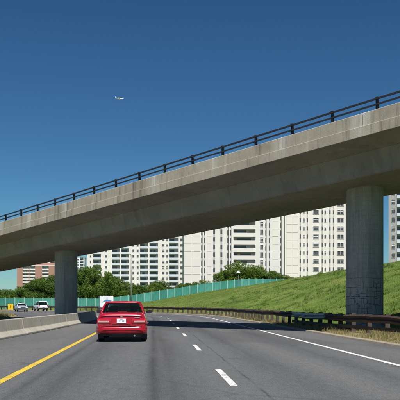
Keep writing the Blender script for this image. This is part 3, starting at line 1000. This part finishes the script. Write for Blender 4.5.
def tower(name, label, px0, px1, D, base, floors, fh, depth, wall, cols, rnd_seed=1, side=None, group=None, roof_house=True, rz=0.0):
    rn = random.Random(rnd_seed)
    X = lambda px: on_y(px, D).x
    x0, x1 = X(px0), X(px1)
    root = empty(name, ((x0 + x1) / 2, D + depth / 2, base))
    if rz:      # turn about the front corner
        root.rotation_euler.z = rz
        v_ = Vector((-(x1 - x0) / 2, -depth / 2, 0)); v_.rotate(Matrix.Rotation(rz, 3, 'Z'))
        root.location = Vector((x0, D, base)) - v_
    tag(root, label, 'building', group)
    lx = lambda px: X(px) - (x0 + x1) / 2
    fy = -depth / 2
    H = floors * fh + 1.0
    zb = -4.0
    mb = MB()
    solid = []                       # split the front into flush and set-back strips
    cur = px0
    rec = sorted([(a, b) for (a, b, k) in cols if k in ('balcony', 'slot', 'loggia')])
    for a, b in rec:
        if a > cur: mb.box(lx(cur), lx(a), fy, fy + 3, zb, H)
        cur = b
    if cur < px1: mb.box(lx(cur), lx(px1), fy, fy + 3, zb, H)
    mb.box(lx(px0), lx(px1), fy + 3.001, -fy, zb, H)
    w = mb.build('wall', M[wall], root)
    if roof_house:
        MB().box(lx(px0) * .5, lx(px1) * .5, -3, 4, H, H + 3.2).build('roof_house', M[wall], root)
    cap = MB().box(lx(px0) - .15, lx(px1) + .15, fy - .15, -fy + .15, H + .002, H + .35)
    cap.build('roof_slab', M['white_cool'], root)
    backs = MB()
    for a, b, k in cols:
        xa, xb = lx(a), lx(b)
        if k in ('balcony', 'loggia', 'slot'):
            dp = 1.6 if k != 'slot' else .7
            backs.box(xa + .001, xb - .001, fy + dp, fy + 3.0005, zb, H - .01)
        for fl in range(floors):
            z = fl * fh
            if k == 'balcony' or k == 'loggia':
                pm_ = 'balcony_blue' if k == 'balcony' else 'white_wall'
                ph = 1.05 if k == 'balcony' else 1.35
                bal = link('balcony', ubox(pm_), root, loc=(xa + .02, fy - .12, z - .12), scale=(xb - xa - .04, .14, ph))
                link('balcony_slab', ubox('white_cool'), root, loc=(xa + .02, fy + .021, z - .12), scale=(xb - xa - .04, 1.57, .18))
                ww = (xb - xa)
                if k == 'loggia' or rn.random() < .4:      # curtains and screens behind the rail
                    cm = rn.choice(['white_cool', 'curtain_tan', 'curtain_brown', 'recess'])
                    cw = ww * rn.uniform(.10, .22); cx = xa + rn.uniform(.05, .75) * ww
                    link('curtain', ubox(cm), root, loc=(cx, fy + 1.45, z + .1), scale=(min(cw, xb - cx - .1), .05, 2.0))
                link('window', ubox('glass'), root, loc=(xa + ww * .06, fy + 1.52, z + .15), scale=(ww * (.5 + .3 * rn.random()), .08, 2.0))
            elif k == 'slot':
                link('window', ubox('glass'), root, loc=(xa + .05, fy + .62, z + .5), scale=(xb - xa - .1, .08, fh - .9))
            elif k in ('window', 'wide'):
                hgt = 1.25 if k == 'window' else 1.65
                zz = z + (.95 if k == 'window' else .75)
                wd = link('window', ubox('glass'), root, loc=(xa, fy - .02, zz), scale=(xb - xa, .05, hgt))
                link('frame', win_frame, wd, loc=(0, -2.6, 0), scale=(1, 30, 1)) if k == 'wide' and D < 300 else None
                if rn.random() < .5:
                    link('blind', ubox('white_cool'), root, loc=(xa + (xb - xa) * .08, fy - .045, zz + hgt * (.45 + .4 * rn.random())), scale=((xb - xa) * .84, .02, hgt * .12))
                link('sill', ubox('white_cool'), root, loc=(xa - .06, fy - .10, zz - .10), scale=(xb - xa + .12, .09, .09))
            elif k == 'strip':
                hgt = 1.5
                link('window', ubox('glass'), root, loc=(xa, fy - .02, z + .8), scale=(xb - xa, .05, hgt))
                link('spandrel', ubox('spandrel'), root, loc=(xa, fy - .025, z + .8 + hgt + .03), scale=(xb - xa, .04, fh - hgt - .06))
            elif k == 'panel':
                link('panel', ubox('white_wall'), root, loc=(xa + .04, fy - .07, z + .05), scale=(xb - xa - .08, .068, fh - .12))
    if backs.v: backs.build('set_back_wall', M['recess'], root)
    # a few windows on the flanks so the block holds up from the side
    for xs_, sgn in ((lx(px0), -1), (lx(px1), 1)):
        for fl in range(0, floors):
            for yy in (fy + 5.0, fy + 9.5):
                if yy + 1.5 < -fy:
                    link('window', ubox('glass'), root, loc=(xs_ - (.04 if sgn < 0 else -.0), yy, fl * fh + .95), scale=(.04, 1.4, 1.3))
    return root

A_cols = [(89.9, 91.2, 'window'), (93, 101, 'balcony'), (105, 107, 'window'), (112, 119.7, 'balcony'), (121, 129, 'balcony'), (132.4, 134.3, 'window'), (136.8, 138.6, 'window'),
          (140, 148, 'balcony'), (149.5, 158, 'balcony'), (162, 164.4, 'window'), (166.4, 167.6, 'window'), (169, 178.3, 'balcony'), (180.2, 182.6, 'window')]
tower('apartment_tower', 'white apartment tower with columns of blue-grey balconies behind the trees and lamp pole', 87, 184, 382, 1.0, 15, 2.8, 16, 'white_wall', A_cols, 3)
B_cols = [(184.5, 191.5, 'panel'), (192.2, 200.5, 'panel'), (201.2, 202.6, 'slot'), (204, 205.2, 'slot'), (207, 211.5, 'panel'), (213.2, 215.2, 'strip'), (220.4, 222.4, 'strip'), (227.2, 228.6, 'slot'), (230.0, 231.4, 'slot'),
          (233.5, 255.5, 'loggia'), (260.2, 263.2, 'wide'), (265.3, 266.6, 'slot'), (268.8, 270.2, 'slot'), (272.5, 278.5, 'panel'), (280.2, 281.6, 'slot')]
tower('apartment_tower', 'cream apartment slab with broad white balcony bands behind the largest round tree', 184, 284, 258, 6.0, 13, 2.6, 15, 'white_wall', B_cols, 5)
C_cols = [(286.3, 291.8, 'panel'), (292.3, 298, 'panel'), (299.6, 301, 'strip'), (303.2, 304.6, 'window'), (306.6, 308, 'strip'), (313, 318.8, 'wide'), (321.6, 323, 'strip'), (324.5, 326, 'window'), (329.2, 330.6, 'strip'), (332.8, 334.2, 'strip'), (337, 343.8, 'wide'), (346.2, 347.6, 'window')]
tower('apartment_tower', 'white apartment tower with narrow window columns on the hilltop beside the cracked pier', 284.8, 352, 276, 6.3, 14, 3.0, 16, 'white_wall', C_cols, 7)
E_cols = [(391.2, 394.6, 'wide'), (396.4, 403, 'balcony'), (407, 411, 'wide'), (414, 420, 'balcony'), (424, 428, 'wide')]
tower('apartment_tower', 'grey apartment tower on the hilltop beyond the cracked pier, apart from the white ones', 388.6, 432, 238, 6.4, 15, 2.85, 15, 'tan_wall', E_cols, 9, rz=-.32)
L_cols = [(22.8, 28.6, 'loggia'), (29.4, 35.2, 'loggia'), (42.2, 48.6, 'loggia'), (60, 66, 'loggia')]
tower('apartment_tower', 'red brick apartment tower with white balcony stacks beyond the trees and concrete pier', 17, 72, 690, 0.0, 12, 2.85, 18, 'brick_red', L_cols, 11)
W_cols = [(38, 46, 'balcony'), (50, 58, 'balcony'), (62, 64.5, 'window'), (76.8, 79, 'window'), (80.2, 83.5, 'balcony')]
tower('apartment_tower', 'pale grey far tower rising between the red brick tower and the white tower', 36, 84.5, 800, 0.0, 17, 2.85, 18, 'white_cool', W_cols, 13)

# ---------------------------------------------------------------- trees
def crown_mesh(seed, n_leaf, mat, squash=1.0, leaf=0.05):
    """unit crown: radius about .5, height 0..1, lumps of leaf faces"""
    rg = np.random.default_rng(seed)
    nb = 46
    c = []
    while len(c) < nb:
        q = rg.uniform(-1, 1, 3)
        if np.linalg.norm(q) > 1: continue
        if np.linalg.norm(q) < .35: continue
        c.append((q[0] * .42, q[1] * .42, .50 + q[2] * .40))
    c = np.array(c)
    c[:, 0] *= 1 - .35 * np.clip(c[:, 2] - .5, 0, 1); c[:, 1] *= 1 - .35 * np.clip(c[:, 2] - .5, 0, 1)
    rad = rg.uniform(.07, .17, nb)
    tint_b = rg.uniform(-.18, .18, nb)
    idx = rg.choice(nb, n_leaf, p=(rad ** 2) / (rad ** 2).sum())
    d = rg.normal(size=(n_leaf, 3)); d /= np.linalg.norm(d, axis=1)[:, None]
    rr = rad[idx] * (rg.uniform(.45, 1.0, n_leaf) ** .5) * (1 + .25 * rg.normal(size=n_leaf) * (rg.random(n_leaf) < .2))
    pos = c[idx] + d * rr[:, None]
    nrm = d + rg.normal(size=(n_leaf, 3)) * .55; nrm /= np.linalg.norm(nrm, axis=1)[:, None]
    t1 = np.cross(nrm, rg.normal(size=(n_leaf, 3))); t1 /= np.linalg.norm(t1, axis=1)[:, None]
    t2 = np.cross(nrm, t1)
    s = leaf * rg.uniform(.5, 1.25, n_leaf)[:, None]
    a = pos - t1 * s * .5; b = pos + t2 * s * .38; cc = pos + t1 * s * .5; e = pos - t2 * s * .38
    v = np.stack([a, b, cc, e], 1).reshape(-1, 3)
    me = bpy.data.meshes.new('crown')
    me.from_pydata(v.tolist(), [], np.arange(n_leaf * 4).reshape(-1, 4).tolist())
    tn = np.clip(.45 + tint_b[idx] + rg.normal(size=n_leaf) * .2, 0, 1)
    at_ = me.attributes.new('tint', 'FLOAT', 'FACE'); at_.data.foreach_set('value', tn)
    me.materials.append(mat)
    return me
def trunk_mesh(seed):
    rn = random.Random(seed)
    mb = MB()
    mb.tube([(0, 0, -.05), (.01, 0, .15), (.0, .015, .4), (-.01, 0, .75)], [.034, .024, .018, .006], 8)
    for k in range(7):
        a = k * 2.4 + rn.uniform(-.3, .3); z = .14 + .07 * k
        mb.tube([(0, 0, z), (.14 * math.cos(a), .14 * math.sin(a), z + .12), (.30 * math.cos(a), .30 * math.sin(a), z + .22)], [.013, .009, .003], 6)
    return mb.mesh('trunk', M['bark'])
crowns = [crown_mesh(s, 17000, M['leaf'] if s % 2 else M['leaf_dark'], leaf=.031) for s in range(6)]
trunks = [trunk_mesh(s) for s in range(3)]
TREES = [(-10, 222, 288, 30, 0), (6, 226, 291, 24, 0), (22, 224, 289, 24, 2), (36, 229, 281, 28, 0), (50, 226, 277, 28, 4), (66, 236, 273, 30, 0), (83, 231, 268, 28, 2),
         (98, 228, 267.5, 30, 1), (112, 236, 276, 24, 3), (126, 236, 283, 22, 1), (139, 238, 285.5, 20, 4), (152, 239, 284, 20, 5), (160, 243, 281.5, 18, 0), (172, 240, 287, 18, 2), (186, 246, 283.5, 20, 4),
         (201, 246, 280.5, 22, 1), (214, 244, 285, 18, 2), (226, 249, 273, 24, 5), (240, 248, 262.5, 36, 1), (256, 250, 267, 28, 3), (270, 249, 271.5, 28, 4), (283, 250, 275.5, 22, 5)]
TLAB = ['dark tree behind the teal fence under open sky, away from the brick tower',
        'lowest dark tree behind the teal fence directly above the yellow sign',
        'small dark tree behind the fence at the bare corner of the red brick tower',
        'tree behind the fence covering the foot of the red brick tower, above the silver sedan',
        'tall tree behind the fence covering the red brick tower, above the white utility vehicle',
        'dark tree mostly hidden behind the pier of the concrete barrier',
        'tall dark tree behind the fence emerging from the barrier pier',
        'tallest light green tree behind the fence, above the white box truck',
        'medium tree behind the fence between the tallest light green tree and the lamp pole',
        'low tree behind the fence at the foot of the tall thin lamp pole',
        'low dark tree behind the fence just past the thin lamp pole',
        'low light green tree behind the fence below the middle blue-grey balconies',
        'pointed dark tree behind the fence below the last blue-grey balcony pair',
        'lowest bushy tree behind the fence below the end column of blue-grey balconies',
        'dark low tree behind the fence where the balcony tower meets the cream slab',
        'light low tree behind the fence in front of blank cream wall panels',
        'tiny dark tree behind the fence between cream wall panels and the largest tree',
        'light green tree overlapping the largest round tree on its cream panel side',
        'largest round tree behind the fence, in front of the white balcony bands',
        'light tree overlapping the largest round tree on its uphill side',
        'dark tree behind the uphill fence below the narrow dark window slots',
        'smallest tree where the teal fence meets the hill crest']
trn = random.Random(3)
for i, (px, D, ty, wpx, kind) in enumerate(TREES):
    g = on_y(px, D); x, y = g.x, D
    z0 = tz(x, y) - .1
    zt = CAMH + (HOR - ty) * D / F * 1.0
    h = zt - z0; wd = wpx * D / F * 1.38
    r_ = empty('leafy_tree', (x, y, z0), trn.uniform(0, 6.28))
    lab = TLAB[i]
    tag(r_, lab, 'tree', 'trees growing behind the teal fence')
    link('trunk', trunks[i % 3], r_, scale=(h, h, h))
    link('crown', crowns[kind], r_, scale=(wd, wd * .95, h * 1.09))
# small shrubs
def shrub(px, D, py_top, wpx, label, kind, base=None):
    g = on_y(px, D); z0 = tz(g.x, D) - .05
    h = CAMH + (HOR - py_top) * D / F - z0
    r_ = tag(empty('shrub', (g.x, D, z0), px), label, 'shrub')
    link('stem', trunks[0], r_, scale=(h, h, h)); link('crown', crowns[kind], r_, scale=(wpx * D / F * 1.1,) * 2 + (h,))
shrub(320, 246, 270.5, 13, 'small bush at the foot of the narrow-windowed white tower', 3)
shrub(20.5, 176, 301.5, 5.5, 'dark bush in front of the teal fence beside the yellow sign', 2)
shrub(400, 120, 262, 9, 'bush on the hill crest below the grey hilltop tower', 5)

# ---------------------------------------------------------------- poles, signs, aircraft
def lamp_pole():
    g = on_y(131.2, 158); z0 = tz(g.x, 158)
    r_ = tag(empty('street_lamp', (g.x, 158, z0)), 'tall thin grey lamp pole in front of the white balcony tower', 'street lamp')
    h = CAMH + (HOR - 255) * 158 / F - z0
    MB().tube([(0, 0, 0), (0, 0, h * .5), (0, 0, h)], [.15, .12, .08], 10).build('pole', M['lamp_grey'], r_, smooth=True)
    MB().tube([(0, 0, 0), (0, 0, .3)], .22, 10).build('base', M['lamp_grey'], r_)
    MB().tube([(0, 0, h - .15), (-.1, -.5, h + .02), (-.2, -1.1, h + .06)], .05, 8).build('arm', M['lamp_grey'], r_)
    bevel(MB().box(-.36, -.08, -1.7, -1.05, h - .02, h + .12).build('lamp_head', M['lamp_grey'], r_), .04, 2)
lamp_pole()
def park_lamp():
    g = on_y(238.3, 236); z0 = tz(g.x, 236)
    r_ = tag(empty('park_lamp', (g.x, 236, z0)), 'lamp with pale peaked cap in front of the largest round tree', 'street lamp')
    zt = CAMH + (HOR - 270.5) * 236 / F - z0
    MB().tube([(0, 0, 0), (0, 0, zt - 1.0)], [.09, .06], 8).build('pole', M['lamp_grey'], r_)
    MB().tube([(0, 0, zt - 1.1), (0, 0, zt - .62)], [.22, .38], 8).build('lamp_glass', M['car_glass'], r_)
    MB().tube([(0, 0, zt - .62), (0, 0, zt - .5), (0, 0, zt)], [.62, .58, .06], 8).build('cap', M['white_paint'], r_)
park_lamp()
def yellow_sign():
    p_ = on_y(10.5, 143); z0 = tz(p_.x, 143)
    r_ = tag(empty('warning_sign', (p_.x, 143, z0), -.18), 'yellow warning sign on a post at the bend before the teal fence', 'sign')
    MB().tube([(0, .06, 0), (0, .06, 1.3)], .04, 8).build('post', M['galv'], r_)
    zc = CAMH + (HOR - 306.8) * 143 / F - z0
    pl = bevel(MB().box(-.52, .52, 0, .02, zc - .55, zc + .55).build('sign_plate', M['sign_yellow'], r_), .01, 1)
    for dx in (0,):
        m_ = MB(); m_.add([(.10, -.004, zc + .25), (.0, -.004, zc + .25), (-.14, -.004, zc), (.0, -.004, zc - .25), (.10, -.004, zc - .25), (-.04, -.004, zc)], [(0, 1, 2, 5), (5, 2, 3, 4)])
        m_.build('marking', M['sign_black'], pl)
yellow_sign()

def airliner():
    D = 3300; c = at(119.5, 98.5, D)
    r_ = tag(empty('airliner', c, R(8)), 'tiny white airliner flying high in the blue sky', 'airplane')
    st = [(-18, .3, .8), (-14, 1.2, .4), (-8, 1.9, 0), (8, 1.95, 0), (14, 1.7, -.1), (17, 1.0, -.3), (18.3, .2, -.5)]
    mb = MB(); mb.loft([[(x, r0 * math.cos(2 * math.pi * k / 16), zc + r0 * math.sin(2 * math.pi * k / 16)) for k in range(16)] for x, r0, zc in st])
    mb.build('fuselage', M['plane_white'], r_, smooth=True)
    for s in (-1, 1):
        MB().hexa([(4, s * 1.5, -1.2), (-3, s * 1.5, -1.2), (-6.5, s * 17, .1), (-4.5, s * 17, .1), (4, s * 1.5, -.7), (-3, s * 1.5, -.7), (-6.5, s * 17, .3), (-4.5, s * 17, .3)]).build('wing', M['plane_white'], r_)
        MB().tube([(3.5, s * 5.5, -2.1), (1.5, s * 5.5, -2.1), (-1, s * 5.5, -2.0)], [1.0, 1.1, .7], 12).build('engine', M['plane_white'], r_)
        MB().hexa([(-14, s * .6, .9), (-16.5, s * .6, .9), (-18, s * 6, 1.3), (-16.8, s * 6, 1.3), (-14, s * .6, 1.1), (-16.5, s * .6, 1.1), (-18, s * 6, 1.4), (-16.8, s * 6, 1.4)]).build('tailplane', M['plane_white'], r_)
    MB().hexa([(-12.5, -.15, 1.4), (-16.8, -.15, 1.0), (-16.8, .15, 1.0), (-12.5, .15, 1.4), (-16.6, -.1, 7), (-18.8, -.1, 7), (-18.8, .1, 7), (-16.6, .1, 7)]).build('fin', M['plane_white'], r_)
airliner()

# ---------------------------------------------------------------- grass
def blades(name, pts, hmin, hmax, wd, mat, label, seed, parent=None, lean=.35):
    rg = np.random.default_rng(seed)
    n = len(pts)
    P = np.array(pts)
    a = rg.uniform(0, 2 * np.pi, n); h = rg.uniform(hmin, hmax, n); w = wd * rg.uniform(.6, 1.3, n)
    h = h * (P[:, 3] if P.shape[1] > 3 else 1)
    dx, dy = np.cos(a) * w, np.sin(a) * w
    lx_, ly_ = rg.normal(size=n) * lean * h, rg.normal(size=n) * lean * h
    b0 = P[:, :3] + np.stack([dx, dy, np.full(n, -.03)], 1); b1 = P[:, :3] + np.stack([-dx, -dy, np.full(n, -.03)], 1)
    tp = P[:, :3] + np.stack([lx_, ly_, h], 1)
    v = np.stack([b0, b1, tp], 1).reshape(-1, 3)
    me = bpy.data.meshes.new(name)
    me.from_pydata(v.tolist(), [], np.arange(n * 3).reshape(-1, 3).tolist())
    at_ = me.attributes.new('tint', 'FLOAT', 'FACE'); at_.data.foreach_set('value', np.clip(rg.beta(2, 2.6, n), 0, 1))
    me.materials.append(mat)
    tag(link(name, me), label, 'grass', kind='stuff')
def embankment_pts(n, seed):
    rg = random.Random(seed); out = []
    while len(out) < n:
        y = 26 + 210 * rg.random() ** 1.9
        x = -20 + 55 * rg.random()
        if not (-.08 * y - 2 < x < .40 * y + 6): continue
        o, t = road_off(x, y)
        if o < rail_off(t) + .6: continue
        k = .6 * noise.noise((x * .23, y * .23, 9.0)) + .5 * noise.noise((x * .9, y * .9, 2.0))
        if rg.random() > .65 + .7 * k: continue
        out.append((x, y, tz(x, y), max(.35, .7 + 1.3 * k) + .003 * y))
    return out
blades('embankment_grass', embankment_pts(250000, 5), .06, .18, .015, M['blade'], 'rough green grass covering the embankment behind the guardrail', 2)
def clump_pts(nc, seed):
    rg = random.Random(seed); out = []
    while nc > 0:
        y = 30 + 90 * rg.random() ** 1.3; x = 9 + 24 * rg.random()
        if not (.05 * y < x < .36 * y + 4) or road_off(x, y)[0] < 10.6: continue
        nc -= 1; r = rg.uniform(.15, .75); hh = rg.uniform(.7, 1.6)
        for _ in range(int(90 * r) + 10):
            a, q = rg.uniform(0, 6.28), r * rg.random() ** .5
            xx, yy = x + q * math.cos(a), y + q * math.sin(a)
            out.append((xx, yy, tz(xx, yy), hh * (1.15 - .7 * q / r)))
    return out
blades('embankment_weeds', clump_pts(420, 21), .10, .26, .022, M['leaf_dark'], 'darker clumps of weeds dotted over the grass embankment', 12)
def verge_pts(n, seed):
    rg = random.Random(seed); out = []
    while len(out) < n:
        t = 20 + 120 * rg.random() ** 1.8
        k0, k1 = kerb_off(t) + .3, rail_off(t) + 1.0
        o = k0 + (k1 - k0) * rg.random() ** .8
        p = road(t, o)
        c = noise.noise((p.x * .8, p.y * .8, 3.0))
        if rg.random() > .55 + 1.1 * c: continue
        out.append((p.x, p.y, tz(p.x, p.y), max(.4, .8 + 1.1 * c)))
    return out
blades('verge_grass', verge_pts(30000, 6), .06, .24, .009, M['straw'], 'dry straw coloured grass between the kerb and the guardrail', 3)
def gore_pts(n, seed):
    rg = random.Random(seed); out = []
    while len(out) < n:
        t = 50 + 90 * rg.random(); o = -13.3 - 12 * rg.random()
        p = road(t, o); c = noise.noise((p.x * .3, p.y * .3, 5.0))
        if rg.random() > .6 + c: continue
        out.append((p.x, p.y, tz(p.x, p.y), 1 + c))
    return out
blades('roadside_grass', gore_pts(16000, 8), .15, .45, .02, M['straw'], 'yellowed grass beyond the concrete barrier by the far bend', 4)

# weed in the barrier joint
def weed():
    p = gp(37.5, 331.5)
    r_ = tag(empty('weed', (p.x + .03, p.y, 0.0)), 'scrawny weed growing from the foot of the concrete barrier', 'plant')
    rn = random.Random(2)
    st = MB(); lf = MB()
    for k in range(7):
        a = rn.uniform(0, 6.28); h = rn.uniform(.25, .62); q = Vector((.14 * math.cos(a), .10 * math.sin(a), h))
        st.tube([(0, 0, 0), q * .5 + Vector((0, 0, .05)), q], [.006, .005, .003], 5)
        for j in range(9):
            c = q * (.25 + .08 * j) ; d = rn.uniform(0, 6.28); L = rn.uniform(.05, .10)
            u_ = Vector((math.cos(d), math.sin(d), .4)) * L; w_ = Vector((-math.sin(d), math.cos(d), .1)) * L * .25
            lf.add([c, c + u_ * .5 + w_, c + u_, c + u_ * .5 - w_], [(0, 1, 2, 3)])
    st.build('stem', M['bark'], r_)
    me = lf.mesh('leaf_cluster', M['straw'], fix=False)
    at_ = me.attributes.new('tint', 'FLOAT', 'FACE'); at_.data.foreach_set('value', [rn.uniform(0, .5) for _ in me.polygons])
    link('leaf_cluster', me, r_)
weed()
